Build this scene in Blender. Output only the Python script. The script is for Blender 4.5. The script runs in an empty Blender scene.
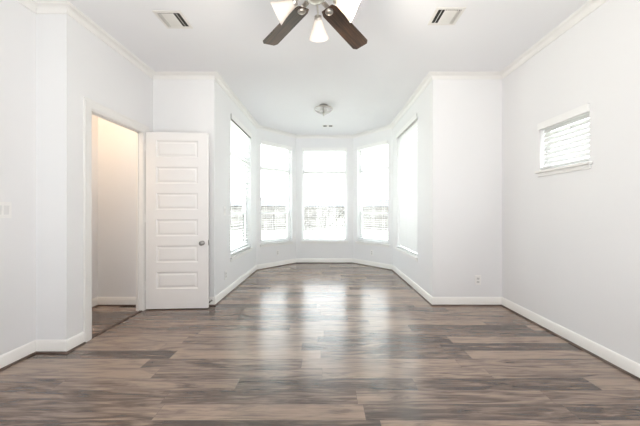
import bpy, bmesh, math, random
from mathutils import Vector, Matrix
random.seed(7)
scene = bpy.context.scene
COL = scene.collection
R = math.radians

# ------------------------------------------------------------------ camera, sky, lights, exposure
cam_d = bpy.data.cameras.new('camera')
cam = bpy.data.objects.new('camera', cam_d); COL.objects.link(cam)
cam.location = (0, 0, 1.12); cam.rotation_euler = (R(90), 0, 0)
cam_d.sensor_width = 36.0; cam_d.lens = 278 / 640 * 36
cam_d.shift_x = -6 / 640; cam_d.shift_y = -2 / 640
cam_d.clip_start = 0.02; cam_d.clip_end = 500
scene.camera = cam

world = bpy.data.worlds.new('sky'); scene.world = world; world.use_nodes = True
wn = world.node_tree.nodes; wl = world.node_tree.links
bg = wn['Background']
tc = wn.new('ShaderNodeTexCoord'); sx = wn.new('ShaderNodeSeparateXYZ'); rp = wn.new('ShaderNodeValToRGB')
wl.new(tc.outputs['Generated'], sx.inputs[0]); wl.new(sx.outputs['Z'], rp.inputs[0]); wl.new(rp.outputs[0], bg.inputs['Color'])
# overcast sky: bright at the zenith, paler towards the horizon
rp.color_ramp.elements[0].position = 0.0; rp.color_ramp.elements[0].color = (0.37, 0.385, 0.40, 1)
rp.color_ramp.elements[1].position = 1.0; rp.color_ramp.elements[1].color = (1.40, 1.50, 1.60, 1)
e_ = rp.color_ramp.elements.new(0.30); e_.color = (0.50, 0.525, 0.55, 1)
bg.inputs['Strength'].default_value = 5.0

sun_d = bpy.data.lights.new('sun', 'SUN'); sun_d.energy = 6.5; sun_d.angle = R(3); sun_d.color = (1, 0.98, 0.95)
sun = bpy.data.objects.new('sun', sun_d); COL.objects.link(sun)
sun.rotation_euler = Vector((0, 0.75, -0.66)).to_track_quat('-Z', 'Y').to_euler()

def area(name, loc, direction, sx_, sy_, energy, color=(1, 1, 1)):
    d = bpy.data.lights.new(name, 'AREA'); d.shape = 'RECTANGLE'; d.size = sx_; d.size_y = sy_; d.energy = energy; d.color = color
    o = bpy.data.objects.new(name, d); COL.objects.link(o); o.location = loc
    o.rotation_euler = Vector(direction).to_track_quat('-Z', 'Y').to_euler()
    return o
# added unseen fill light behind the camera, aimed up to brighten the ceiling
area('ceiling_fill', (-0.1, -0.25, 0.35), (0, 0.05, 1), 3.2, 1.5, 32, (0.965, 1.0, 1.0))
flash = area('direct_flash', (0.1, -0.5, 1.75), (0, 1, 0.06), 0.5, 0.35, 2.2, (0.98, 0.99, 1.0))
flash.data.spread = R(60)
# added fill light in front of the unseen rear opening, brightening the room ahead
area('rear_fill', (0.0, -2.5, 1.05), (0, 1, 0), 1.0, 2.0, 12, (0.98, 0.99, 1.0))

scene.view_settings.view_transform = 'Standard'
scene.view_settings.look = 'None'
scene.view_settings.gamma = 1.0
scene.view_settings.use_curve_mapping = False
scene.view_settings.exposure = 0.86
try:
    scene.cycles.use_denoising = True
    scene.cycles.max_bounces = 14
    scene.cycles.diffuse_bounces = 8
    scene.cycles.transparent_max_bounces = 24
    scene.cycles.sample_clamp_indirect = 6
except Exception:
    pass

# ------------------------------------------------------------------ materials
def new_mat(name):
    m = bpy.data.materials.new(name); m.use_nodes = True
    return m, m.node_tree.nodes, m.node_tree.links, m.node_tree.nodes['Principled BSDF']

def simple(name, col, rough=0.5, metal=0.0, bump=0.0, bscale=200.0, spec=0.5, var=0.03, vscale=6.0):
    m, n, l, p = new_mat(name)
    p.inputs['Roughness'].default_value = rough; p.inputs['Metallic'].default_value = metal
    p.inputs['Specular IOR Level'].default_value = spec
    t = n.new('ShaderNodeTexCoord')
    nz = n.new('ShaderNodeTexNoise'); nz.inputs['Scale'].default_value = vscale; nz.inputs['Detail'].default_value = 3
    l.new(t.outputs['Object'], nz.inputs['Vector'])
    rmp = n.new('ShaderNodeValToRGB')
    rmp.color_ramp.elements[0].color = tuple(c * (1 - var) for c in col) + (1,)
    rmp.color_ramp.elements[1].color = tuple(min(1, c * (1 + var)) for c in col) + (1,)
    rmp.color_ramp.elements[0].position = 0.3; rmp.color_ramp.elements[1].position = 0.7
    l.new(nz.outputs[0], rmp.inputs[0]); l.new(rmp.outputs[0], p.inputs['Base Color'])
    if bump > 0:
        b = n.new('ShaderNodeBump'); nb = n.new('ShaderNodeTexNoise')
        nb.inputs['Scale'].default_value = bscale; nb.inputs['Detail'].default_value = 2
        l.new(t.outputs['Object'], nb.inputs['Vector']); l.new(nb.outputs[0], b.inputs['Height'])
        b.inputs['Strength'].default_value = bump; b.inputs['Distance'].default_value = 0.002
        l.new(b.outputs[0], p.inputs['Normal'])
    return m

M = {}
M['wall'] = simple('wall_paint', (0.794, 0.795, 0.805), 0.65, bump=0.12, bscale=160, spec=0.3, var=0.006, vscale=2)
M['ceiling'] = simple('ceiling_paint', (0.803, 0.803, 0.82), 0.85, bump=0.15, bscale=130, spec=0.2, var=0.006, vscale=2)
M['trim'] = simple('trim_paint', (0.80, 0.79, 0.775), 0.35, var=0.006)
M['base'] = simple('baseboard_lifted', (0.87, 0.855, 0.83), 0.35, var=0.006)  # trim paint lightened to make up for weak light near the floor
M['door'] = simple('door_paint', (0.825, 0.815, 0.81), 0.35, var=0.006)
M['vinyl'] = simple('window_vinyl', (0.84, 0.845, 0.845), 0.3, var=0.006)
M['bronze'] = simple('screen_frame_metal', (0.16, 0.15, 0.14), 0.5, 0.3)
M['nickel'] = simple('brushed_nickel', (0.55, 0.52, 0.48), 0.28, 1.0, var=0.05, vscale=40)
M['steel'] = simple('satin_steel', (0.30, 0.29, 0.28), 0.35, 1.0, var=0.05, vscale=40)
M['headrail'] = simple('headrail_shadow', (0.22, 0.21, 0.20), 0.5, 0.2)  # dark grey puts the shadow line under the left bay valance into the rail
M['plate'] = simple('switch_plastic', (0.84, 0.83, 0.82), 0.3, var=0.004)
M['rocker'] = simple('rocker_plastic', (0.73, 0.725, 0.72), 0.3, var=0.004)
M['slot'] = simple('outlet_slot', (0.06, 0.06, 0.06), 0.6)
M['receptacle'] = simple('receptacle_plastic', (0.66, 0.655, 0.65), 0.3, var=0.004)
M['vent'] = simple('vent_enamel', (0.74, 0.72, 0.69), 0.4, var=0.01)
M['duct'] = simple('duct_shade', (0.035, 0.033, 0.03), 0.8)  # near-black: the shade inside the vents put into the colour
M['cord'] = simple('blind_cord', (0.80, 0.80, 0.79), 0.7)
M['rubber'] = simple('rubber', (0.05, 0.05, 0.05), 0.7)
M['strip'] = simple('transition_strip_wood', (0.10, 0.068, 0.052), 0.45, var=0.2, vscale=30)
M['shingle'] = simple('roof_shingle', (0.058, 0.058, 0.062), 0.9, var=0.15, vscale=3)
M['siding'] = simple('house_brick', (0.09, 0.083, 0.08), 0.9, var=0.1, vscale=5)
M['housepane'] = simple('house_window_glass', (0.25, 0.28, 0.32), 0.1)

def blind_mat(name='faux_wood_slats', lo=0.16, hi=0.20):
    m, n, l, p = new_mat(name)
    p.inputs['Base Color'].default_value = (0.78, 0.78, 0.775, 1); p.inputs['Roughness'].default_value = 0.4
    tr = n.new('ShaderNodeBsdfTranslucent'); tr.inputs[0].default_value = (0.80, 0.80, 0.79, 1)
    mx = n.new('ShaderNodeMixShader'); nz = n.new('ShaderNodeTexNoise'); nz.inputs['Scale'].default_value = 60
    mr = n.new('ShaderNodeMapRange'); mr.inputs[3].default_value = lo; mr.inputs[4].default_value = hi
    l.new(nz.outputs[0], mr.inputs[0]); l.new(mr.outputs[0], mx.inputs[0])
    l.new(p.outputs[0], mx.inputs[1]); l.new(tr.outputs[0], mx.inputs[2])
    l.new(mx.outputs[0], n['Material Output'].inputs[0])
    return m
M['slat'] = blind_mat(); M['slat_dense'] = blind_mat('dense_slats', 0.04, 0.06)
M['valance'] = simple('valance_paint', (0.84, 0.84, 0.835), 0.4, var=0.006)

def glass_mat():
    m, n, l, p = new_mat('window_glass')
    n.remove(p)
    t = n.new('ShaderNodeBsdfTransparent'); t.inputs[0].default_value = (0.97, 0.985, 0.98, 1)
    g = n.new('ShaderNodeBsdfGlossy'); g.inputs['Roughness'].default_value = 0.02
    lw = n.new('ShaderNodeLayerWeight'); lw.inputs[0].default_value = 0.5
    pw = n.new('ShaderNodeMath'); pw.operation = 'POWER'; pw.inputs[1].default_value = 5.0; l.new(lw.outputs['Facing'], pw.inputs[0])
    f = n.new('ShaderNodeMath'); f.operation = 'MULTIPLY_ADD'; f.inputs[1].default_value = 0.45; f.inputs[2].default_value = 0.02; l.new(pw.outputs[0], f.inputs[0])
    mx = n.new('ShaderNodeMixShader')
    l.new(f.outputs[0], mx.inputs[0]); l.new(t.outputs[0], mx.inputs[1]); l.new(g.outputs[0], mx.inputs[2])
    l.new(mx.outputs[0], n['Material Output'].inputs[0])
    return m
M['glass'] = glass_mat()

def shade_mat(name, mixf, alpha=0.0):
    m, n, l, p = new_mat(name)
    p.inputs['Base Color'].default_value = (0.74, 0.72, 0.70, 1); p.inputs['Roughness'].default_value = 0.25
    tr = n.new('ShaderNodeBsdfTranslucent'); tr.inputs[0].default_value = (0.80, 0.76, 0.72, 1)
    mx = n.new('ShaderNodeMixShader'); nz = n.new('ShaderNodeTexNoise'); nz.inputs['Scale'].default_value = 14
    nz.inputs['Detail'].default_value = 4
    mr = n.new('ShaderNodeMapRange'); mr.inputs[3].default_value = mixf - 0.08; mr.inputs[4].default_value = mixf + 0.08
    l.new(nz.outputs[0], mr.inputs[0]); l.new(mr.outputs[0], mx.inputs[0])
    l.new(p.outputs[0], mx.inputs[1]); l.new(tr.outputs[0], mx.inputs[2])
    last = mx
    if alpha > 0:
        tp = n.new('ShaderNodeBsdfTransparent'); m2 = n.new('ShaderNodeMixShader'); m2.inputs[0].default_value = alpha
        l.new(mx.outputs[0], m2.inputs[1]); l.new(tp.outputs[0], m2.inputs[2]); last = m2
    l.new(last.outputs[0], n['Material Output'].inputs[0])
    return m
M['shade'] = shade_mat('frosted_glass_shade', 0.35)
M['bowl'] = shade_mat('frosted_glass_bowl', 0.40, 0.70)

def emit(name, col, s):
    m, n, l, p = new_mat(name)
    p.inputs['Base Color'].default_value = (0.9, 0.9, 0.9, 1)
    p.inputs['Emission Color'].default_value = (*col, 1); p.inputs['Emission Strength'].default_value = s
    return m
M['bulb_lit'] = emit('bulb_lit', (1.0, 0.78, 0.50), 14)
M['bulb_dim'] = emit('bulb_dim', (1.0, 0.72, 0.45), 1.6)

def wood_mat(name, dark, light, rough, sc):
    m, n, l, p = new_mat(name)
    t = n.new('ShaderNodeTexCoord'); mp = n.new('ShaderNodeMapping'); mp.inputs['Scale'].default_value = sc
    nz = n.new('ShaderNodeTexNoise'); nz.inputs['Scale'].default_value = 1.0; nz.inputs['Detail'].default_value = 6
    nz.inputs['Distortion'].default_value = 0.5
    rm = n.new('ShaderNodeValToRGB'); rm.color_ramp.elements[0].position = 0.32; rm.color_ramp.elements[1].position = 0.68
    rm.color_ramp.elements[0].color = (*dark, 1); rm.color_ramp.elements[1].color = (*light, 1)
    l.new(t.outputs['Object'], mp.inputs[0]); l.new(mp.outputs[0], nz.inputs['Vector']); l.new(nz.outputs[0], rm.inputs[0])
    l.new(rm.outputs[0], p.inputs['Base Color']); p.inputs['Roughness'].default_value = rough
    return m
M['blade'] = wood_mat('walnut_blade', (0.020, 0.011, 0.007), (0.095, 0.048, 0.026), 0.5, (4, 70, 4))
M['fence'] = wood_mat('weathered_fence', (0.056, 0.053, 0.052), (0.145, 0.138, 0.134), 0.9, (12, 12, 1.2))
M['shoe'] = wood_mat('shoe_moulding_wood', (0.065, 0.043, 0.033), (0.16, 0.112, 0.088), 0.45, (8, 8, 60))

def floor_mat():
    m, n, l, p = new_mat('plank_floor')
    PW, PL = 0.124, 1.15
    t = n.new('ShaderNodeTexCoord'); s = n.new('ShaderNodeSeparateXYZ'); l.new(t.outputs['Object'], s.inputs[0])
    def math_(op, a, b=None, c=None):
        q = n.new('ShaderNodeMath'); q.operation = op
        for i, v in enumerate((a, b, c)):
            if v is None: continue
            if isinstance(v, (int, float)): q.inputs[i].default_value = v
            else: l.new(v, q.inputs[i])
        return q.outputs[0]
    yv = math_('DIVIDE', s.outputs['Y'], PW)
    row = math_('FLOOR', yv); fy = math_('FRACT', yv)
    wr = n.new('ShaderNodeTexWhiteNoise'); wr.noise_dimensions = '1D'; l.new(row, wr.inputs['W'])
    xv = math_('ADD', math_('DIVIDE', s.outputs['X'], PL), math_('MULTIPLY', wr.outputs['Value'], 7.31))
    colm = math_('FLOOR', xv); fx = math_('FRACT', xv)
    cid = n.new('ShaderNodeCombineXYZ'); l.new(row, cid.inputs[0]); l.new(colm, cid.inputs[1])
    wp = n.new('ShaderNodeTexWhiteNoise'); wp.noise_dimensions = '2D'; l.new(cid.outputs[0], wp.inputs['Vector'])
    rnd = wp.outputs['Value']
    def stretched(kx, ky, detail, dist, koff):
        c = n.new('ShaderNodeCombineXYZ')
        l.new(math_('ADD', math_('MULTIPLY', s.outputs['X'], kx), math_('MULTIPLY', rnd, koff)), c.inputs[0])
        l.new(math_('MULTIPLY', s.outputs['Y'], ky), c.inputs[1])
        l.new(math_('MULTIPLY', rnd, koff * 1.7), c.inputs[2])
        z = n.new('ShaderNodeTexNoise'); z.inputs['Scale'].default_value = 1; z.inputs['Detail'].default_value = detail
        z.inputs['Distortion'].default_value = dist; z.inputs['Roughness'].default_value = 0.6
        l.new(c.outputs[0], z.inputs['Vector'])
        return z.outputs[0]
    blotch = stretched(2.3, 19.0, 6, 1.3, 40)
    grain = stretched(5.0, 95.0, 5, 0.4, 70)
    v = math_('ADD', math_('MULTIPLY', blotch, 0.95), math_('MULTIPLY', grain, 0.46))
    v = math_('ADD', v, math_('MULTIPLY', math_('SUBTRACT', rnd, 0.5), 0.32))
    rm = n.new('ShaderNodeValToRGB'); e = rm.color_ramp.elements
    e[0].position = 0.49; e[0].color = (0.058, 0.037, 0.028, 1)
    e[1].position = 0.90; e[1].color = (0.345, 0.250, 0.192, 1)
    a = e.new(0.61); a.color = (0.112, 0.076, 0.059, 1)
    a = e.new(0.72); a.color = (0.220, 0.156, 0.120, 1)
    l.new(v, rm.inputs[0])
    # seams between planks
    ey = math_('MINIMUM', fy, math_('SUBTRACT', 1.0, fy)); ey = math_('MULTIPLY', ey, PW)
    ex = math_('MINIMUM', fx, math_('SUBTRACT', 1.0, fx)); ex = math_('MULTIPLY', ex, PL)
    ed = math_('MINIMUM', ex, ey)
    mr = n.new('ShaderNodeMapRange'); mr.inputs[1].default_value = 0.0006; mr.inputs[2].default_value = 0.0022
    mr.inputs[3].default_value = 0.62; mr.inputs[4].default_value = 1.0; l.new(ed, mr.inputs[0])
    mixc = n.new('ShaderNodeMix'); mixc.data_type = 'RGBA'; mixc.blend_type = 'MULTIPLY'; mixc.inputs[0].default_value = 1
    l.new(rm.outputs[0], mixc.inputs[6]); l.new(mr.outputs[0], mixc.inputs[7])
    l.new(mixc.outputs[2], p.inputs['Base Color'])
    rr = n.new('ShaderNodeMapRange'); rr.inputs[3].default_value = 0.27; rr.inputs[4].default_value = 0.20
    l.new(blotch, rr.inputs[0]); l.new(rr.outputs[0], p.inputs['Roughness'])
    p.inputs['Coat Weight'].default_value = 0.5; p.inputs['Coat Roughness'].default_value = 0.2
    b = n.new('ShaderNodeBump'); b.inputs['Strength'].default_value = 0.15; b.inputs['Distance'].default_value = 0.001
    l.new(grain, b.inputs['Height']); l.new(b.outputs[0], p.inputs['Normal'])
    return m
M['floor'] = floor_mat()

def lawn_mat():
    m, n, l, p = new_mat('dry_lawn')
    t = n.new('ShaderNodeTexCoord'); z = n.new('ShaderNodeTexNoise'); z.inputs['Scale'].default_value = 1.3; z.inputs['Detail'].default_value = 8
    r_ = n.new('ShaderNodeValToRGB'); r_.color_ramp.elements[0].color = (0.46, 0.47, 0.38, 1); r_.color_ramp.elements[1].color = (0.58, 0.57, 0.49, 1)
    r_.color_ramp.elements[0].position = 0.35; r_.color_ramp.elements[1].position = 0.65
    l.new(t.outputs['Object'], z.inputs['Vector']); l.new(z.outputs[0], r_.inputs[0]); l.new(r_.outputs[0], p.inputs['Base Color'])
    p.inputs['Roughness'].default_value = 1; p.inputs['Specular IOR Level'].default_value = 0
    return m
M['lawn'] = lawn_mat()

# ------------------------------------------------------------------ mesh helpers
def box(bm, x0, x1, y0, y1, z0, z1, mat=None, bev=0.0):
    vs = [bm.verts.new((x, y, z)) for x in (x0, x1) for y in (y0, y1) for z in (z0, z1)]
    idx = [(0, 1, 3, 2), (4, 6, 7, 5), (0, 4, 5, 1), (2, 3, 7, 6), (0, 2, 6, 4), (1, 5, 7, 3)]
    fs = [bm.faces.new([vs[i] for i in f]) for f in idx]
    if bev > 0:
        es = list({e for f in fs for e in f.edges})
        g = bmesh.ops.bevel(bm, geom=es, offset=bev, segments=2, affect='EDGES', profile=0.5)
        vs = list({v for f in g['faces'] for v in f.verts} | {v for v in vs if v.is_valid})
    if mat is not None:
        bmesh.ops.transform(bm, matrix=mat, verts=[v for v in vs if v.is_valid])
    return vs

def prism(bm, poly, z0, z1):
    a = [bm.verts.new((x, y, z0)) for x, y in poly]; b = [bm.verts.new((x, y, z1)) for x, y in poly]
    bm.faces.new(a[::-1]); bm.faces.new(b)
    k = len(poly)
    for i in range(k):
        bm.faces.new((a[i], a[(i + 1) % k], b[(i + 1) % k], b[i]))

def frame_from_axis(origin, axis):
    q = Vector(axis).normalized().to_track_quat('Z', 'Y')
    return Matrix.Translation(Vector(origin)) @ q.to_matrix().to_4x4()

def lathe(bm, prof, mat=Matrix.Identity(4), seg=32, closed=False):
    rings = []
    for r, z in prof:
        if r < 1e-5: rings.append([bm.verts.new(mat @ Vector((0, 0, z)))])
        else: rings.append([bm.verts.new(mat @ Vector((r * math.cos(2 * math.pi * i / seg), r * math.sin(2 * math.pi * i / seg), z))) for i in range(seg)])
    pairs = list(zip(rings, rings[1:]))
    if closed: pairs.append((rings[-1], rings[0]))
    for a, b in pairs:
        for i in range(seg):
            j = (i + 1) % seg
            if len(a) == 1 and len(b) == 1: continue
            if len(a) == 1: bm.faces.new((a[0], b[i], b[j]))
            elif len(b) == 1: bm.faces.new((a[i], a[j], b[0]))
            else: bm.faces.new((a[i], a[j], b[j], b[i]))

def tube(bm, pts, r, seg=10):
    pts = [Vector(p) for p in pts]; rings = []
    for i, p in enumerate(pts):
        d = (pts[min(i + 1, len(pts) - 1)] - pts[max(i - 1, 0)]).normalized()
        u = d.cross(Vector((0, 0, 1)) if abs(d.z) < 0.9 else Vector((1, 0, 0))).normalized(); w = d.cross(u)
        rings.append([bm.verts.new(p + r * (math.cos(2 * math.pi * k / seg) * u + math.sin(2 * math.pi * k / seg) * w)) for k in range(seg)])
    for a, b in zip(rings, rings[1:]):
        for k in range(seg):
            bm.faces.new((a[k], a[(k + 1) % seg], b[(k + 1) % seg], b[k]))
    bm.faces.new(rings[0][::-1]); bm.faces.new(rings[-1])

def obj(name, bm, mat, parent=None, smooth=False, origin=None):
    bmesh.ops.recalc_face_normals(bm, faces=bm.faces[:])
    if origin is not None:
        bmesh.ops.translate(bm, verts=bm.verts[:], vec=-Vector(origin))
    me = bpy.data.meshes.new(name); bm.to_mesh(me); bm.free()
    me.materials.append(M[mat] if isinstance(mat, str) else mat)
    if smooth:
        me.polygons.foreach_set('use_smooth', [True] * len(me.polygons))
        try: me.set_sharp_from_angle(angle=R(38))
        except Exception: pass
    o = bpy.data.objects.new(name, me); COL.objects.link(o)
    if origin is not None and parent is None: o.location = origin
    if parent is not None: o.parent = parent
    return o

def thing(name, label, cat, loc=(0, 0, 0), rotz=0.0, group=None):
    o = bpy.data.objects.new(name, None); COL.objects.link(o)
    o.empty_display_size = 0.05
    o.location = loc; o.rotation_euler = (0, 0, rotz); o['label'] = label; o['category'] = cat
    if group: o['group'] = group
    return o

def struct(o, label=None, cat=None):
    o['kind'] = 'structure'
    if label: o['label'] = label
    if cat: o['category'] = cat
    return o

def copy_tree(o, parent=None):
    c = o.copy(); COL.objects.link(c)
    if parent is not None: c.parent = parent
    for ch in list(o.children): copy_tree(ch, c)
    return c

# ------------------------------------------------------------------ the room shell
CEIL = 2.745
PATH = [(-2.30, -2.6), (-2.30, 2.205), (-2.055, 2.205), (-2.055, 3.30), (-1.325, 3.30), (-1.32, 5.26), (-0.644, 5.99),
        (0.59, 5.99), (1.265, 5.26), (1.267, 3.30), (2.09, 3.30), (2.09, -2.6)]
NP = len(PATH)
def seg_dir(i):
    a, b = Vector(PATH[i]), Vector(PATH[(i + 1) % NP]); return (b - a).normalized()
def inward(d): return Vector((d.y, -d.x))
def mitre(i, off):
    """PATH vertex i moved off metres into the room (negative: into the wall)."""
    d0, d1 = seg_dir((i - 1) % NP), seg_dir(i); n0, n1 = inward(d0), inward(d1)
    k = (n0 + n1) / (1 + n0.dot(n1))
    return Vector(PATH[i]) + k * off
def sweep(bm, i0, i1, prof, e0=None, e1=None):
    """profile of (offset into room, z) carried along PATH from vertex i0 to i1; e0/e1 cut the ends at given lengths of the first/last segment"""
    rings = []
    for i in range(i0, i1 + 1):
        if i == i0 and e0 is not None:
            d = seg_dir(i); base = Vector(PATH[i]) + d * e0
            rings.append([bm.verts.new((*(base + inward(d) * o), z)) for o, z in prof])
        elif i == i1 and e1 is not None:
            d = seg_dir(i - 1); base = Vector(PATH[i - 1]) + d * e1
            rings.append([bm.verts.new((*(base + inward(d) * o), z)) for o, z in prof])
        else:
            rings.append([bm.verts.new((*mitre(i % NP, o), z)) for o, z in prof])
    k = len(prof)
    for a, b in zip(rings, rings[1:]):
        for j in range(k):
            bm.faces.new((a[j], a[(j + 1) % k], b[(j + 1) % k], b[j]))
    bm.faces.new(rings[0][::-1]); bm.faces.new(rings[-1])

T = 0.14
def wall(name, i, holes=(), thick=T, z0=-0.02, z1=CEIL + 0.02, m0=None, m1=None):
    a, b = Vector(PATH[i]), Vector(PATH[(i + 1) % NP]); d = seg_dir(i); n = inward(d); L = (b - a).length
    oa = Vector(m0) if m0 else mitre(i, -thick); ob = Vector(m1) if m1 else mitre((i + 1) % NP, -thick)
    inn = lambda s: a + d * s
    out = lambda s: a + d * s - n * thick
    bm = bmesh.new(); cur_i, cur_o = a, oa
    for (s0, s1, h0, h1) in sorted(holes):
        prism(bm, [cur_i, inn(s0), out(s0), cur_o], z0, z1)
        if h0 > 0.01: prism(bm, [inn(s0), inn(s1), out(s1), out(s0)], z0, h0)
        prism(bm, [inn(s0), inn(s1), out(s1), out(s0)], h1, z1)
        cur_i, cur_o = inn(s1), out(s1)
    prism(bm, [cur_i, b, ob, cur_o], z0, z1)
    bmesh.ops.remove_doubles(bm, verts=bm.verts[:], dist=1e-5)
    return struct(obj(name, bm, 'wall'))

WZ0, WZ1 = 0.475, 2.48
W_LEFT = (3.86 - 3.30, 4.90 - 3.30)
W_LANG = (0.105, 0.885)
W_BACK = (0.127, 1.097)
W_RANG = (0.11, 0.89)
W_RIGHT = (5.26 - 4.94, 5.26 - 3.85)
W_SMALL = (3.30 - 2.715, 3.30 - 2.205); SZ0, SZ1 = 1.509, 1.968
DOOR = (2.424 - 2.205, 3.130 - 2.205, 0.0, 2.015)
TD = 0.072
wall('wall_left', 0, m1=(-2.44, 2.305))
wall('wall_left_return', 1, thick=0.10, m0=(-2.30, 2.305), m1=(-2.127, 2.305))
wall('wall_left_door', 2, [DOOR], thick=TD, m0=(-2.127, 2.305), m1=(-2.127, 3.30))
wall('wall_back_left', 3, m0=(-2.055, 3.44), m1=(-1.465, 3.44))
wall('wall_bay_left', 4, [(*W_LEFT, WZ0, WZ1)], m0=(-1.465, 3.44))
wall('wall_bay_left_angle', 5, [(*W_LANG, WZ0, WZ1)])
wall('wall_bay_back', 6, [(*W_BACK, WZ0, WZ1)])
wall('wall_bay_right_angle', 7, [(*W_RANG, WZ0, WZ1)])
wall('wall_bay_right', 8, [(*W_RIGHT, WZ0, WZ1)], m1=(1.407, 3.44))
wall('wall_back_right', 9, m0=(1.407, 3.44), m1=(2.23, 3.44))
wall('wall_right', 10, [(*W_SMALL, SZ0, SZ1)], m0=(2.23, 3.30))
wall('wall_rear', 11, [(1.6, 2.6, 0.0, 2.1)])
# closet behind the doorway
def plain(name, mat, *b):
    bm = bmesh.new(); box(bm, *b); return struct(obj(name, bm, mat))
plain('wall_closet_left', 'wall', -2.81, -2.71, 2.205, 3.30, -0.02, CEIL + 0.02)
plain('wall_closet_front', 'wall', -2.81, -2.44, 2.205, 2.305, -0.02, CEIL + 0.02)
plain('wall_closet_back', 'wall', -2.81, -2.055, 3.30, 3.44, -0.02, CEIL + 0.02)

bm = bmesh.new()
prism(bm, [(-2.81, -2.74), (2.23, -2.74), (2.23, 3.44), (1.407, 3.44), (1.405, 5.32), (0.65, 6.13), (-0.70, 6.13), (-1.46, 5.32), (-1.465, 3.44), (-2.81, 3.44)], -0.3, 0.0)
struct(obj('floor', bm, 'floor'))
bm = bmesh.new()
prism(bm, [(-2.9, -2.9), (2.4, -2.9), (2.4, 3.6), (1.6, 3.6), (1.6, 5.5), (0.8, 6.4), (-0.85, 6.4), (-1.65, 5.5), (-1.65, 3.6), (-2.9, 3.6)], CEIL, CEIL + 0.15)
struct(obj('ceiling', bm, 'ceiling'))

# crown moulding, baseboards, shoe moulding
def crown_profile():
    z = CEIL
    pts = [(0.0, z), (0.0, z - 0.092), (0.012, z - 0.092), (0.014, z - 0.078)]
    for k in range(7):
        a = k / 6 * math.pi / 2
        pts.append((0.016 + 0.052 * (1 - math.cos(a)), z - 0.074 + 0.050 * math.sin(a)))
    pts += [(0.074, z - 0.022), (0.078, z - 0.012), (0.088, z - 0.010), (0.088, z)]
    return [(o * 0.68, CEIL + (zz - CEIL) * 0.68) for o, zz in pts]
bm = bmesh.new(); sweep(bm, 0, 11, crown_profile())
struct(obj('trim_1', bm, 'trim', smooth=True), 'white crown moulding running round the ceiling')
BASE = [(0, 0.002), (0.014, 0.002), (0.014, 0.074), (0.011, 0.084), (0.009, 0.094), (0.005, 0.100), (0, 0.100)]
SHOE = [(0.014, 0.001), (0.028, 0.001), (0.027, 0.007), (0.022, 0.012), (0.014, 0.014)]
def base(name, i0, i1, e0=None, e1=None):
    bm = bmesh.new(); sweep(bm, i0, i1, BASE, e0, e1); struct(obj('baseboard_' + name, bm, 'base', smooth=True))
CAS = 0.072
D0 = DOOR[0] - CAS; D1 = DOOR[1] + CAS
base('left', 0, 3, None, D0)
base('back_left', 2, 4, D1, None)
base('bay', 4, 9)
base('back_right', 9, 10)
base('right', 10, 11)
bm = bmesh.new(); sweep(bm, 0, 3, SHOE, None, D0)
struct(obj('trim_2', bm, 'shoe', smooth=True), 'brown shoe moulding along the left walls')
bm = bmesh.new(); sweep(bm, 2, 11, SHOE, D1, None)
struct(obj('trim_3', bm, 'shoe', smooth=True), 'brown shoe moulding along bay and right walls')
# closet baseboards
def closet_base():
    bm = bmesh.new()
    for prof, key in ((BASE, 0),):
        def strip(p0, p1, nrm):
            r = [[bm.verts.new((p[0] + nrm[0] * o, p[1] + nrm[1] * o, z)) for o, z in prof] for p in (p0, p1)]
            k = len(prof)
            for j in range(k): bm.faces.new((r[0][j], r[0][(j + 1) % k], r[1][(j + 1) % k], r[1][j]))
            bm.faces.new(r[0][::-1]); bm.faces.new(r[1])
        strip((-2.71, 2.31), (-2.71, 3.30), (1, 0)); strip((-2.71, 3.30), (-2.127, 3.30), (0, -1))
    struct(obj('baseboard_closet', bm, 'base'))
    bm = bmesh.new()
    box(bm, -2.696, -2.684, 2.31, 3.286, 0.001, 0.013); box(bm, -2.684, -2.127, 3.274, 3.286, 0.001, 0.013)
    struct(obj('trim_4', bm, 'shoe'), 'brown shoe moulding inside the closet')
closet_base()

# doorway: jamb, casing, threshold
XW = -2.055
ya, yb = 2.424, 3.130; HD = 2.015
bm = bmesh.new()
box(bm, XW - TD - 0.004, XW + 0.002, ya - 0.002, ya + 0.014, 0, HD); box(bm, XW - TD - 0.004, XW + 0.002, yb - 0.014, yb + 0.002, 0, HD)
box(bm, XW - TD - 0.004, XW + 0.002, ya, yb, HD - 0.014, HD + 0.002)
box(bm, XW - 0.055, XW - 0.043, ya + 0.014, ya + 0.024, 0, HD - 0.014); box(bm, XW - 0.055, XW - 0.043, yb - 0.024, yb - 0.014, 0, HD - 0.014)
box(bm, XW - 0.055, XW - 0.043, ya + 0.014, yb - 0.014, HD - 0.024, HD - 0.014)
struct(obj('trim_5', bm, 'trim'), 'white door jamb lining the doorway')
bm = bmesh.new()
def casing_bar(pts):  # cross-section stepped like colonial casing; pts: inner and outer edge lines on the wall plane (y,z)
    (i0, o0), (i1, o1) = pts
    prof = [(0.0, 0.0), (0.0, 0.008), (0.15, 0.011), (0.75, 0.013), (0.85, 0.017), (1.0, 0.017), (1.0, 0.0)]
    ra = [bm.verts.new((XW + h, i0[0] + (o0[0] - i0[0]) * t, i0[1] + (o0[1] - i0[1]) * t)) for t, h in prof]
    rb = [bm.verts.new((XW + h, i1[0] + (o1[0] - i1[0]) * t, i1[1] + (o1[1] - i1[1]) * t)) for t, h in prof]
    k = len(prof)
    for j in range(k): bm.faces.new((ra[j], ra[(j + 1) % k], rb[(j + 1) % k], rb[j]))
    bm.faces.new(ra[::-1]); bm.faces.new(rb)
g = 0.004
casing_bar((((ya - g + 0.008, 0.001), (ya - CAS, 0.001)), ((ya - g + 0.008, HD - 0.004), (ya - CAS, HD + CAS))))
casing_bar((((yb + g - 0.008, 0.001), (yb + CAS, 0.001)), ((yb + g - 0.008, HD - 0.004), (yb + CAS, HD + CAS))))
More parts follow.
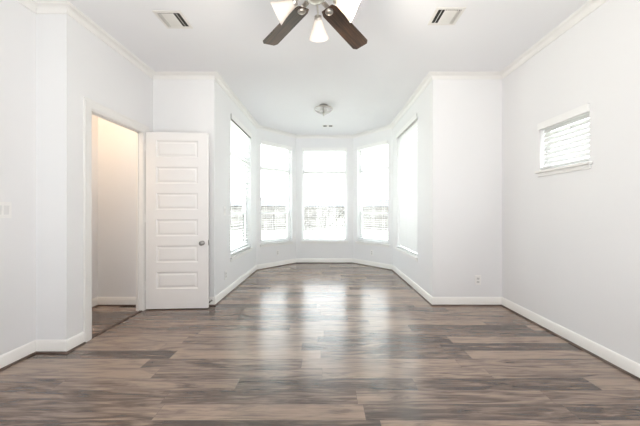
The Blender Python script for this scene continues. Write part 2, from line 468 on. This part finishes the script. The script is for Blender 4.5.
casing_bar((((ya - g + 0.008, HD - 0.004), (ya - CAS, HD + CAS)), ((yb + g - 0.008, HD - 0.004), (yb + CAS, HD + CAS))))
struct(obj('trim_6', bm, 'trim'), 'white casing around the doorway')
bm = bmesh.new(); box(bm, XW - 0.035, XW + 0.0, ya + 0.014, yb - 0.014, 0.0, 0.007, bev=0.003)
struct(obj('trim_7', bm, 'strip'), 'dark transition strip on the doorway floor')

# door leaf: six raised panels, standing open
def door():
    W, H, TH = 0.685, 2.00, 0.035
    root = bpy.data.objects.new('door_1', None); COL.objects.link(root); root.empty_display_size = 0.05
    root.location = (-2.034, 3.137, 0.012); root.rotation_euler = (0, 0, R(3.6))
    struct(root, 'white six panel door standing open against the back wall', 'door')
    bm = bmesh.new()
    # front (y=0, towards the room) and back (y=TH) are built as a grid with panel recesses
    sx0, sx1 = 0.112, W - 0.112
    top, pit, ph = H - 0.092, 0.2985, 0.190
    zs = []
    for k in range(6):
        z1 = top - k * pit * 1.0; zs.append((z1 - ph, z1))
    zs = zs[::-1]
    for ysur, sgn in ((0.0, 1), (TH, -1)):
        def q(x0, x1, z0, z1, y=ysur):
            v = [bm.verts.new(p) for p in ((x0, y, z0), (x1, y, z0), (x1, y, z1), (x0, y, z1))]; bm.faces.new(v); return v
        q(0, sx0, 0, H); q(sx1, W, 0, H)
        zc = 0
        for z0, z1 in zs:
            q(sx0, sx1, zc, z0); zc = z1
            rings = []
            for ins, dep in ((0, 0), (0.006, 0.007), (0.014, 0.010), (0.020, 0.010), (0.034, 0.004), (0.037, 0.003)):
                y = ysur + sgn * dep
                rings.append([bm.verts.new(p) for p in ((sx0 + ins, y, z0 + ins), (sx1 - ins, y, z0 + ins), (sx1 - ins, y, z1 - ins), (sx0 + ins, y, z1 - ins))])
            for a, b in zip(rings, rings[1:]):
                for j in range(4): bm.faces.new((a[j], a[(j + 1) % 4], b[(j + 1) % 4], b[j]))
            bm.faces.new(rings[-1])
        q(sx0, sx1, zc, H)
    for x in (0, W):
        bm.faces.new([bm.verts.new(p) for p in ((x, 0, 0), (x, TH, 0), (x, TH, H), (x, 0, H))])
    for z in (0, H):
        bm.faces.new([bm.verts.new(p) for p in ((0, 0, z), (W, 0, z), (W, TH, z), (0, TH, z))])
    bmesh.ops.remove_doubles(bm, verts=bm.verts[:], dist=1e-5)
    obj('panel_leaf', bm, 'door', root)
    for sgn, y0 in ((-1, 0.0), (1, TH)):
        bm = bmesh.new()
        mt = frame_from_axis((W - 0.060, y0, 0.743), (0, sgn, 0))
        lathe(bm, [(0, -0.001), (0.026, 0.0), (0.027, 0.004), (0.020, 0.008), (0.010, 0.010), (0.009, 0.024), (0.018, 0.028),
                   (0.0255, 0.035), (0.027, 0.042), (0.024, 0.049), (0.014, 0.054), (0, 0.055)], mt, 24)
        k = obj('knob', bm, 'steel', root, True); k['label'] = 'round satin metal knob'
    bm = bmesh.new(); box(bm, W - 0.001, W + 0.002, 0.006, TH - 0.006, 0.713, 0.773); obj('latch_plate', bm, 'steel', root)
    for z in (0.22, 0.98, 1.78):
        bm = bmesh.new()
        lathe(bm, [(0, 0), (0.005, 0), (0.005, 0.09), (0, 0.09)], Matrix.Translation((-0.006, -0.004, z)), 12)
        box(bm, -0.004, 0.0, -0.004, 0.028, z, z + 0.09)
        obj('hinge', bm, 'trim', root, True)
door()

# ------------------------------------------------------------------ windows
def place(i, s, z):
    d = seg_dir(i); p = Vector(PATH[i]) + d * s
    return (p.x, p.y, z), math.atan2(d.y, d.x)

def window(num, i, s0, s1, z0, z1, transom=None, meeting=None, label=''):
    """local x along the wall, y outwards, z up from the sill"""
    loc, rz = place(i, s0, z0); W, H = s1 - s0, z1 - z0
    root = bpy.data.objects.new('window_%d' % num, None); COL.objects.link(root); root.empty_display_size = 0.05
    root.location = loc; root.rotation_euler = (0, 0, rz)
    struct(root, label, 'window')
    ya_, yb_ = 0.078, 0.132; f = 0.038
    bm = bmesh.new()
    box(bm, 0, f, ya_, yb_, 0, H); box(bm, W - f, W, ya_, yb_, 0, H)
    box(bm, f, W - f, ya_, yb_, 0, f); box(bm, f, W - f, ya_, yb_, H - f, H)
    obj('window_frame', bm, 'vinyl', root)
    if transom:
        bm = bmesh.new(); box(bm, f, W - f, ya_, yb_, transom - z0 - 0.03, transom - z0 + 0.03, bev=0.004); obj('transom_bar', bm, 'vinyl', root)
        panes = [(f, transom - z0 - 0.03), (transom - z0 + 0.03, H - f)]
    else:
        panes = [(f, H - f)]
    for a, b in panes:
        bm = bmesh.new(); box(bm, f, W - f, 0.108, 0.112, a, b); obj('pane', bm, 'glass', root)
    if meeting:
        mz = meeting - z0
        bm = bmesh.new()
        box(bm, f, W - f, ya_ + 0.006, 0.107, mz - 0.018, mz + 0.018)
        box(bm, f, f + 0.03, ya_ + 0.006, 0.107, f, mz - 0.018); box(bm, W - f - 0.03, W - f, ya_ + 0.006, 0.107, f, mz - 0.018)
        box(bm, f + 0.03, W - f - 0.03, ya_ + 0.006, 0.107, f, f + 0.035)
        obj('lower_sash', bm, 'vinyl', root)
        bm = bmesh.new()
        box(bm, f, W - f, 0.118, 0.129, mz - 0.004, mz + 0.016)
        box(bm, f, f + 0.018, 0.118, 0.129, f, mz - 0.004); box(bm, W - f - 0.036, W - f, 0.118, 0.129, f, mz - 0.004)
        box(bm, f, W - f, 0.118, 0.129, f, f + 0.018)
        o = obj('screen_frame', bm, 'bronze', root); o['label'] = 'dark insect screen frame'
    bm = bmesh.new(); box(bm, 0.001, W - 0.001, -0.001, 0.078, -0.0005, 0.002); box(bm, -0.03, W + 0.03, -0.032, -0.0005, -0.020, 0.002, bev=0.004)
    obj('sill', bm, 'trim', root)
    bm = bmesh.new(); box(bm, -0.015, W + 0.015, -0.013, -0.0005, -0.055, -0.020, bev=0.002); obj('apron', bm, 'trim', root)
    return root

MZ = 1.08; TZ = 1.965
WINS = [
    (1, 4, *W_LEFT, WZ0, WZ1, TZ, MZ, 'tall window in the left side wall of the bay', 'left side bay wall'),
    (2, 5, *W_LANG, WZ0, WZ1, TZ, MZ, 'tall window in the left angled bay wall', 'left angled bay wall'),
    (3, 6, *W_BACK, WZ0, WZ1, TZ, None, 'tall window in the middle of the bay', 'centre bay wall'),
    (4, 7, *W_RANG, WZ0, WZ1, TZ, MZ, 'tall window in the right angled bay wall', 'right angled bay wall'),
    (5, 8, *W_RIGHT, WZ0, WZ1, TZ, MZ, 'tall window in the right side wall of the bay', 'right side bay wall'),
    (6, 10, *W_SMALL, SZ0, SZ1, None, None, 'small high window in the right wall', 'right wall'),
]
for w in WINS: window(*w[:8], label=w[8])

def blind(i, s0, s1, z0, z1, tilt, label, valance_h=0.075, proj=-0.008, over=0.0, rail='valance', rail_low=0.052, slat='slat'):
    """venetian blind hung inside the window opening; origin at the top left of the opening"""
    loc, rz = place(i, s0, z1); W = s1 - s0; H = z1 - z0
    root = thing('window_blind', label, 'blind', loc, rz, 'white slatted window blinds')
    bm = bmesh.new()
    box(bm, 0.004 - over, W - 0.004 + over, proj - 0.010, proj, -valance_h, -0.001 + over * 0.5, bev=0.002)
    if over:
        box(bm, 0.004 - over, 0.010 - over, proj, -0.001, -valance_h, -0.001 + over * 0.5); box(bm, W - 0.010 + over, W - 0.004 + over, proj, -0.001, -valance_h, -0.001 + over * 0.5)
    obj('valance', bm, 'valance', root)
    bm = bmesh.new(); box(bm, 0.006, W - 0.006, 0.004, 0.056 if rail_low < 0.06 else 0.012, -rail_low, -0.003); obj('headrail', bm, rail, root)
    yc = 0.034; pitch = 0.044; bot = -H + 0.028
    zs = []; z = -0.075
    while z > bot + 0.03: zs.append(z); z -= pitch
    bm = bmesh.new()
    for z in zs:
        mt = Matrix.Translation((0, yc, z)) @ Matrix.Rotation(tilt, 4, 'X')
        # gently bowed slat
        n = 4; top = []; low = []
        for k in range(n + 1):
            y = -0.025 + 0.05 * k / n; h = 0.0004 * (1 - (2 * k / n - 1) ** 2)
            top.append([bm.verts.new(mt @ Vector((x, y, h + 0.0006))) for x in (0.008, W - 0.008)])
            low.append([bm.verts.new(mt @ Vector((x, y, h - 0.0006))) for x in (0.008, W - 0.008)])
        for k in range(n):
            bm.faces.new((top[k][0], top[k][1], top[k + 1][1], top[k + 1][0])); bm.faces.new((low[k][1], low[k][0], low[k + 1][0], low[k + 1][1]))
        bm.faces.new((top[0][1], top[0][0], low[0][0], low[0][1])); bm.faces.new((top[n][0], top[n][1], low[n][1], low[n][0]))
        for e in (0, 1):
            bm.faces.new([top[k][e] for k in range(n + 1)] + [low[k][e] for k in range(n, -1, -1)])
    obj('slats', bm, slat, root)
    bm = bmesh.new(); box(bm, 0.008, W - 0.008, yc - 0.025, yc + 0.025, bot - 0.009, bot + 0.009, bev=0.003); obj('bottom_rail', bm, 'slat', root)
    xs = (0.12, W - 0.12) if W < 0.7 else (0.13, W / 2, W - 0.13)
    for x in xs:
        bm = bmesh.new()
        for y in (yc - 0.0265, yc + 0.0265): box(bm, x - 0.001, x + 0.001, y - 0.0005, y + 0.0005, bot, -0.05)
        obj('ladder_cord', bm, 'cord', root)
    return root

BL = [('open white blind hanging in the left side bay window', 0.0), ('open white blind in the left angled bay window', 0.0),
      ('open white blind in the middle bay window facing the room', 0.0), ('open white blind in the right angled bay window', 0.0),
      ('half-closed white blind with visible slats in the right side bay window', R(79))]
for w, (lab, tilt) in zip(WINS[:5], BL):
    blind(w[1], w[2], w[3], w[4], w[5], tilt, lab, **(dict(rail='headrail', rail_low=0.086) if w[0] == 1 else dict(slat='slat_dense') if w[0] == 5 else {}))
def wand_and_tassels(root, W, H):
    bm = bmesh.new()
    tube(bm, [(W - 0.17, 0.002, -0.06), (W - 0.17, 0.002, -0.125)], 0.0012, 6)
    lathe(bm, [(0, -0.145), (0.006, -0.143), (0.007, -0.135), (0.003, -0.122), (0, -0.121)], Matrix.Translation((W - 0.17, 0.002, 0)), 10)
    obj('cord_tassel', bm, 'receptacle', root, True)
    bm = bmesh.new()
    tube(bm, [(0.085, 0.002, -0.06), (0.085, 0.002, -0.37)], 0.0012, 6)
    lathe(bm, [(0, -0.395), (0.006, -0.393), (0.007, -0.385), (0.003, -0.368), (0, -0.367)], Matrix.Translation((0.085, 0.002, 0)), 10)
    lathe(bm, [(0, -0.310), (0.006, -0.308), (0.007, -0.300), (0.003, -0.285), (0, -0.284)], Matrix.Translation((0.085, 0.002, 0)), 10)
    obj('cord_tassel', bm, 'receptacle', root, True)
w = WINS[5]
sb = blind(w[1], w[2], w[3], w[4], w[5], R(62), 'small closed white blind in the high window of the right wall', 0.060, -0.012, 0.010)
wand_and_tassels(sb, w[3] - w[2], w[5] - w[4])

# ------------------------------------------------------------------ ceiling fan
FC = Vector((-0.064, 1.66, CEIL))
def ceiling_fan():
    root = thing('ceiling_fan', 'dark bladed ceiling fan with three frosted bell lamp shades', 'ceiling fan', FC)
    bm = bmesh.new(); lathe(bm, [(0, 0), (0.075, 0), (0.075, -0.015), (0.060, -0.040), (0.030, -0.058), (0, -0.058)]); obj('canopy', bm, 'nickel', root, True)
    bm = bmesh.new(); lathe(bm, [(0, -0.05), (0.013, -0.05), (0.013, -0.14), (0, -0.14)], seg=16); obj('downrod', bm, 'nickel', root, True)
    bm = bmesh.new(); lathe(bm, [(0, -0.125), (0.045, -0.128), (0.105, -0.150), (0.125, -0.185), (0.125, -0.255), (0.108, -0.290), (0.075, -0.305), (0.062, -0.318),
                                 (0.062, -0.345), (0.050, -0.362), (0.020, -0.372), (0, -0.372)], seg=40); obj('motor_housing', bm, 'nickel', root, True)
    zb = 2.405 - CEIL
    blade0 = bracket0 = None
    for k in range(5):
        ang = R(56 + 72 * k)
        if k == 0:
            bm = bmesh.new()
            prof = [(0.125, -0.040), (0.125, 0.040), (0.16, 0.054), (0.585, 0.063), (0.612, 0.045), (0.612, -0.045), (0.585, -0.063), (0.16, -0.054)]
            prism(bm, prof, -0.003, 0.003)
            bmesh.ops.transform(bm, matrix=Matrix.Rotation(R(-11), 4, 'X'), verts=bm.verts[:])
            blade0 = obj('blade', bm, 'blade', root)
            bm = bmesh.new()
            box(bm, 0.085, 0.165, -0.016, 0.016, 0.008, 0.016, bev=0.003)
            lathe(bm, [(0, -0.012), (0.018, -0.010), (0.025, -0.004), (0.025, 0.010), (0, 0.012)], Matrix.Translation((0.150, 0, 0)), 20)
            lathe(bm, [(0.018, -0.012), (0.021, -0.017), (0.026, -0.012), (0.025, -0.004)], Matrix.Translation((0.150, 0, 0)), 20)
            bracket0 = obj('blade_bracket', bm, 'nickel', root, True)
            b, c = blade0, bracket0
        else:
            b = blade0.copy(); c = bracket0.copy(); COL.objects.link(b); COL.objects.link(c)
        for o in (b, c):
            o.location = (0, 0, zb); o.rotation_euler = (0, 0, ang)
    # light kit
    kit = [(78, (0.02, 0.80, -0.60), 0.068, -0.415, 0.92, 'bulb_dim', 4.0), (188, (-0.88, 0.14, -0.42), 0.116, -0.388, 1.0, 'bulb_dim', 9.0),
           (352, (0.88, 0.14, -0.42), 0.118, -0.372, 1.0, 'bulb_lit', 15.0)]
    for deg, ax, reach, drop, ln, bulb, en in kit:
        d = Vector((math.cos(R(deg)), math.sin(R(deg)), 0)); ax = Vector(ax).normalized()
        p0 = d * 0.045 + Vector((0, 0, -0.345)); p2 = d * reach + Vector((0, 0, drop)); p1 = d * (reach * 0.9) + Vector((0, 0, drop + 0.03))
        bm = bmesh.new()
        pts = [p0 * (1 - t) ** 2 + p1 * 2 * t * (1 - t) + p2 * t * t for t in [i / 8 for i in range(9)]]
        tube(bm, pts, 0.006, 10)
        obj('lamp_arm', bm, 'nickel', root, True)
        mt = frame_from_axis(p2, ax) @ Matrix.Diagonal((1, 1, ln, 1))
        bm = bmesh.new()
        lathe(bm, [(0, -0.006), (0.014, -0.006), (0.022, 0.0), (0.024, 0.016), (0.021, 0.020), (0, 0.020)], mt, 20)
        obj('lamp_socket', bm, 'nickel', root, True)
        bm = bmesh.new()
        out_ = [(0.021, 0.012), (0.025, 0.022), (0.030, 0.040), (0.036, 0.062), (0.044, 0.088), (0.053, 0.110), (0.060, 0.126), (0.064, 0.136)]
        inn_ = [(r - 0.003, z) for r, z in out_[::-1]]
        lathe(bm, out_ + inn_, mt, 36, closed=True)
        sh = obj('lamp_shade', bm, 'shade', root, True)
        sh['label'] = 'frosted glass bell shade, lit' if bulb == 'bulb_lit' else 'frosted glass bell shade'
        bm = bmesh.new()
        lathe(bm, [(0, 0.018), (0.010, 0.020), (0.012, 0.038), (0.020, 0.056), (0.023, 0.072), (0.018, 0.090), (0.008, 0.098), (0, 0.100)], mt, 20)
        obj('light_bulb', bm, bulb, sh, True)
        if en == 0: continue
        ld = bpy.data.lights.new('fan_lamp', 'POINT'); ld.energy = en; ld.shadow_soft_size = 0.012; ld.color = (1.0, 0.91, 0.79)
        lo = bpy.data.objects.new('fan_lamp', ld); COL.objects.link(lo); lo.parent = root; lo.location = p2 + ax * 0.112
    bm = bmesh.new()
    tube(bm, [(0.012, 0.03, -0.36), (0.012, 0.03, -0.44)], 0.0012, 6)
    lathe(bm, [(0, -0.458), (0.005, -0.455), (0.006, -0.448), (0.002, -0.438), (0, -0.437)], Matrix.Translation((0.012, 0.03, 0)), 10)
    obj('pull_chain', bm, 'nickel', root, True)
ceiling_fan()

def bay_light():
    root = thing('ceiling_light', 'small semi-flush ceiling light with glass bowl above the bay', 'ceiling light', (-0.037, 4.27, CEIL))
    bm = bmesh.new(); lathe(bm, [(0, 0), (0.065, 0), (0.065, -0.012), (0.050, -0.028), (0.018, -0.034), (0.012, -0.05), (0.012, -0.128), (0, -0.128)], seg=28); obj('canopy', bm, 'steel', root, True)
    bm = bmesh.new()
    out_ = [(0.0, -0.132), (0.035, -0.129), (0.070, -0.119), (0.102, -0.101), (0.126, -0.080), (0.140, -0.060)]
    lathe(bm, out_ + [(r - 0.004 if r > 0.01 else 0.0, z + 0.004) for r, z in out_[::-1]], seg=40)
    bowl = obj('glass_bowl', bm, 'bowl', root, True)
    bm = bmesh.new(); lathe(bm, [(0.138, -0.068), (0.144, -0.066), (0.145, -0.054), (0.138, -0.052)], seg=40, closed=True); obj('rim_band', bm, 'nickel', root, True)
    bm = bmesh.new(); lathe(bm, [(0, -0.125), (0.016, -0.128), (0.018, -0.138), (0.008, -0.145), (0.011, -0.156), (0.005, -0.168), (0, -0.171)], seg=18); obj('finial', bm, 'nickel', root, True)
    for a in (0, 120, 240):
        bm = bmesh.new(); c, s = math.cos(R(a)), math.sin(R(a))
        tube(bm, [(0.05 * c, 0.05 * s, -0.022), (0.10 * c, 0.10 * s, -0.045), (0.141 * c, 0.141 * s, -0.058)], 0.004, 8); obj('support_arm', bm, 'nickel', root, True)
    for a in (60, 240):
        bm = bmesh.new(); c, s = math.cos(R(a)), math.sin(R(a))
        lathe(bm, [(0, -0.025), (0.011, -0.025), (0.011, -0.045), (0.021, -0.060), (0.023, -0.072), (0.015, -0.088), (0, -0.092)], Matrix.Translation((0.055 * c, 0.055 * s, 0)), 18)
        obj('light_bulb', bm, 'bowl', root, True)
bay_light()

# ------------------------------------------------------------------ ceiling vents
def vent(x0, x1, y0, y1, flip, label):
    cx, cy = (x0 + x1) / 2, (y0 + y1) / 2; hx, hy = (x1 - x0) / 2, (y1 - y0) / 2
    root = thing('ceiling_vent', label, 'vent', (cx, cy, CEIL), 0, 'ceiling air vents')
    bm = bmesh.new(); F = 0.024
    box(bm, -hx - F, -hx, -hy - F, hy + F, -0.006, 0, bev=0.002); box(bm, hx, hx + F, -hy - F, hy + F, -0.006, 0, bev=0.002)
    box(bm, -hx, hx, -hy - F, -hy, -0.006, 0, bev=0.002); box(bm, -hx, hx, hy, hy + F, -0.006, 0, bev=0.002)
    obj('vent_frame', bm, 'vent', root)
    bm = bmesh.new(); box(bm, -hx, hx, -hy, hy, -0.0012, -0.0002); obj('duct_opening', bm, 'duct', root)  # flat dark sheet in place of the shaded duct hollow
    n = 11
    bm = bmesh.new()
    for k in range(n):
        u = (k + 0.5) / n; x = -hx + 2 * hx * u
        v = u if not flip else 1 - u        # v=1 at the end that shows open louvers
        tilt = R(-52) if v < 0.74 else R(46)
        if not flip: tilt = -tilt
        if v < 0.2: tilt *= 0.35
        if v >= 0.74 and k % 2 == 0: continue
        mt = Matrix.Translation((x, 0, -0.009)) @ Matrix.Rotation(tilt, 4, 'Y')
        box(bm, -0.0006, 0.0006, -hy, hy, -0.0085, 0.0085, mt)
    obj('louvers', bm, 'vent', root)
    return root
vent(-1.385, -1.203, 2.275, 2.445, False, 'square white air vent in the ceiling left of the fan')
vent(0.908, 1.095, 2.238, 2.400, True, 'square white air vent in the ceiling right of the fan')
def bay_vent():
    root = thing('ceiling_vent', 'small ceiling air vent in front of the middle bay window', 'vent', (0.035, 5.30, CEIL), 0, 'ceiling air vents')
    hx, hy, F = 0.085, 0.035, 0.018
    bm = bmesh.new()
    box(bm, -hx - F, -hx, -hy - F, hy + F, -0.006, 0, bev=0.002); box(bm, hx, hx + F, -hy - F, hy + F, -0.006, 0, bev=0.002)
    box(bm, -hx, hx, -hy - F, -hy, -0.006, 0, bev=0.002); box(bm, -hx, hx, hy, hy + F, -0.006, 0, bev=0.002)
    box(bm, -0.022, 0.022, -hy, hy, -0.006, 0)
    obj('vent_frame', bm, 'vent', root)
    bm = bmesh.new(); box(bm, -hx, hx, -hy, hy, -0.0012, -0.0002); obj('duct_opening', bm, 'duct', root)  # dark sheet for the shaded hollow
    bm = bmesh.new()
    for k in range(10):
        x = -hx + 2 * hx * (k + 0.5) / 10
        box(bm, x - 0.001, x + 0.001, -hy, hy, -0.0055, -0.001)
    for y in (-hy + 0.001, hy - 0.001): box(bm, -hx, hx, y - 0.001, y + 0.001, -0.0055, -0.001)
    o = obj('louvers', bm, 'duct', root); o['label'] = 'louvers coloured dark for the shaded gaps'  # near-black colour stands in for shade between the louvers
bay_vent()

# ------------------------------------------------------------------ switches, outlets, door stop
def switch(i, s, z, gangs, label):
    loc, rz = place(i, s, z); W = 0.070 + 0.046 * (gangs - 1)
    root = thing('light_switch', label, 'light switch', loc, rz)
    bm = bmesh.new(); box(bm, -W / 2, W / 2, -0.006, -0.0002, -0.0575, 0.0575, bev=0.003); obj('wall_plate', bm, 'plate', root)
    for k in range(gangs):
        x = (k - (gangs - 1) / 2) * 0.046
        bm = bmesh.new(); box(bm, x - 0.0165, x + 0.0165, -0.0085, -0.005, -0.033, 0.033, Matrix.Rotation(R(4), 4, 'X'), bev=0.0012); obj('rocker', bm, 'rocker', root)
switch(0, 1.972 + 2.6, 1.127, 2, 'white two-gang light switch on the left wall')
switch(4, 3.63 - 3.30, 1.12, 1, 'white light switch on the wall left of the side bay window')
out0 = thing('electrical_outlet', 'white wall outlet low on the back wall right of the bay', 'outlet', (0, 0, 0), 0, 'white wall outlets')
bm = bmesh.new(); box(bm, -0.036, 0.036, -0.006, -0.0002, -0.0575, 0.0575, bev=0.003); obj('cover_plate', bm, 'plate', out0)
for dz in (-0.0195, 0.0195):
    bm = bmesh.new(); box(bm, -0.0165, 0.0165, -0.0085, -0.005, dz - 0.0145, dz + 0.0145, bev=0.003); rc = obj('receptacle', bm, 'receptacle', out0)
    bm = bmesh.new()
    box(bm, -0.0075, -0.0055, -0.0089, -0.0080, dz - 0.002, dz + 0.007); box(bm, 0.0055, 0.0075, -0.0089, -0.0080, dz - 0.002, dz + 0.006)
    box(bm, -0.002, 0.002, -0.0089, -0.0080, dz - 0.010, dz - 0.006)
    obj('slots', bm, 'slot', rc)
outs = [(9, 1.802 - 1.267, 0.30, None), (4, 3.665 - 3.30, 0.276, 'white wall outlet under the left side bay window'),
        (5, 0.50, 0.275, 'white wall outlet under the left angled bay window'), (7, 0.50, 0.275, 'white wall outlet under the right angled bay window')]
for i, s, z, lab in outs:
    o = out0 if lab is None else copy_tree(out0)
    o.location, rz = place(i, s, z); o.rotation_euler = (0, 0, rz)
    if lab: o['label'] = lab
loc = (-1.352, 3.286, 0.062)
ds = thing('door_stop', 'small dark door stop on the baseboard behind the open door', 'door stop', loc)
bm = bmesh.new(); lathe(bm, [(0, 0), (0.011, 0), (0.011, 0.004), (0.005, 0.007), (0.005, 0.05), (0, 0.05)], frame_from_axis((0, 0, 0), (0, -1, 0)), 14); obj('stem', bm, 'steel', ds, True)
bm = bmesh.new(); lathe(bm, [(0, 0.05), (0.008, 0.05), (0.009, 0.060), (0.006, 0.064), (0, 0.064)], frame_from_axis((0, 0, 0), (0, -1, 0)), 14); obj('rubber_tip', bm, 'rubber', ds, True)

# closet lamp light (the fitting itself is above the doorway head)
area('closet_lamp', (-2.42, 2.50, 2.72), (0, 0.10, -1), 0.30, 0.35, 4.3, (1.0, 0.74, 0.50))

# ------------------------------------------------------------------ outside
GZ = -0.45
bm = bmesh.new()
N = 24; vs = {}
for i in range(N + 1):
    for j in range(N + 1):
        x, y = -45 + 90 * i / N, -15 + 90 * j / N
        vs[i, j] = bm.verts.new((x, y, GZ - 0.02 + (0.05 * math.sin(x * .9) * math.cos(y * .7) if y > 9 else 0)))
for i in range(N):
    for j in range(N): bm.faces.new((vs[i, j], vs[i + 1, j], vs[i + 1, j + 1], vs[i, j + 1]))
g_ = obj('lawn_ground', bm, 'lawn'); g_['kind'] = 'structure'; g_['label'] = 'pale lawn outside the bay windows'; g_['category'] = 'lawn'

FY = 21.8
fence = thing('wooden_fence', 'pale weathered wooden fence across the yard outside the bay', 'fence', (0, FY, GZ))
GX0, GX1 = 0.15, 1.55
for xa, xb in ((-22.0, GX0 - 0.06), (GX1 + 0.06, 22.0)):
    bm = bmesh.new(); x = xa
    while x < xb - 0.05:
        box(bm, x, min(x + 0.1495, xb), 0.0, 0.018, 0.05, 1.88 + random.uniform(-0.02, 0.02)); x += 0.150
    obj('picket_panel', bm, 'fence', fence)
for z in (0.40, 1.05, 1.78):
    for a, b in ((-22, GX0 - 0.06), (GX1 + 0.06, 22)):
        bm = bmesh.new(); box(bm, a, b, -0.05, 0.0, z, z + 0.10); obj('rail', bm, 'fence', fence)
x = -21.0
while x < 22:
    if not (GX0 - 0.3 < x < GX1 + 0.3):
        bm = bmesh.new(); box(bm, x, x + 0.1, -0.15, -0.05, 0.0, 1.93); obj('post', bm, 'fence', fence)
    x += 2.4
for px_ in (GX0 - 0.12, GX1 + 0.02):
    bm = bmesh.new(); box(bm, px_, px_ + 0.12, -0.16, -0.02, 0.0, 1.98); obj('gate_post', bm, 'fence', fence)
bm = bmesh.new(); x = GX0 + 0.01
while x < GX1 - 0.13:
    box(bm, x, x + 0.128, 0.0, 0.018, 0.08, 1.86); x += 0.150
gate = obj('gate', bm, 'fence', fence)
for z in (0.35, 1.60):
    bm = bmesh.new(); box(bm, GX0 + 0.01, GX1 - 0.02, -0.04, 0.0, z, z + 0.1); obj('gate_rail', bm, 'fence', gate)
bm = bmesh.new(); tube(bm, [(GX0 + 0.1, -0.06, 0.45), (GX1 - 0.1, -0.06, 1.65)], 0.05, 6); obj('gate_brace', bm, 'fence', gate)

def house(x0, x1, y, eave, ridge, label, hip):
    root = thing('house', label, 'house', ((x0 + x1) / 2, y, GZ), 0)
    hw = (x1 - x0) / 2; dp = 9.0
    bm = bmesh.new(); box(bm, -hw, hw, 0, dp, 0, eave); obj('house_wall', bm, 'siding', root)
    bm = bmesh.new(); o = 0.45
    a = [bm.verts.new(p) for p in ((-hw - o, -o, eave - 0.05), (hw + o, -o, eave - 0.05), (hw + o, dp + o, eave - 0.05), (-hw - o, dp + o, eave - 0.05))]
    r1 = bm.verts.new((-hw + hip, dp / 2, ridge)); r2 = bm.verts.new((hw - hip, dp / 2, ridge))
    bm.faces.new(a[::-1]); bm.faces.new((a[0], a[1], r2, r1)); bm.faces.new((a[2], a[3], r1, r2)); bm.faces.new((a[1], a[2], r2)); bm.faces.new((a[3], a[0], r1))
    obj('roof', bm, 'shingle', root)
    for wx in (-hw * 0.55, hw * 0.45):
        bm = bmesh.new(); box(bm, wx - 0.5, wx + 0.5, -0.03, 0.02, 1.0, 2.2); obj('house_window', bm, 'housepane', root)
house(-4.6, 4.6, 62, 2.6, 4.0, 'distant hip-roofed house behind the fence, seen through the middle window', 3.2)
house(-21.5, -8.6, 55, 2.6, 4.4, 'distant grey-roofed house behind the fence, seen through the left windows', 3.0)
house(9.5, 20.0, 60, 2.6, 4.3, 'distant grey-roofed house behind the fence, seen through the right windows', 3.0)
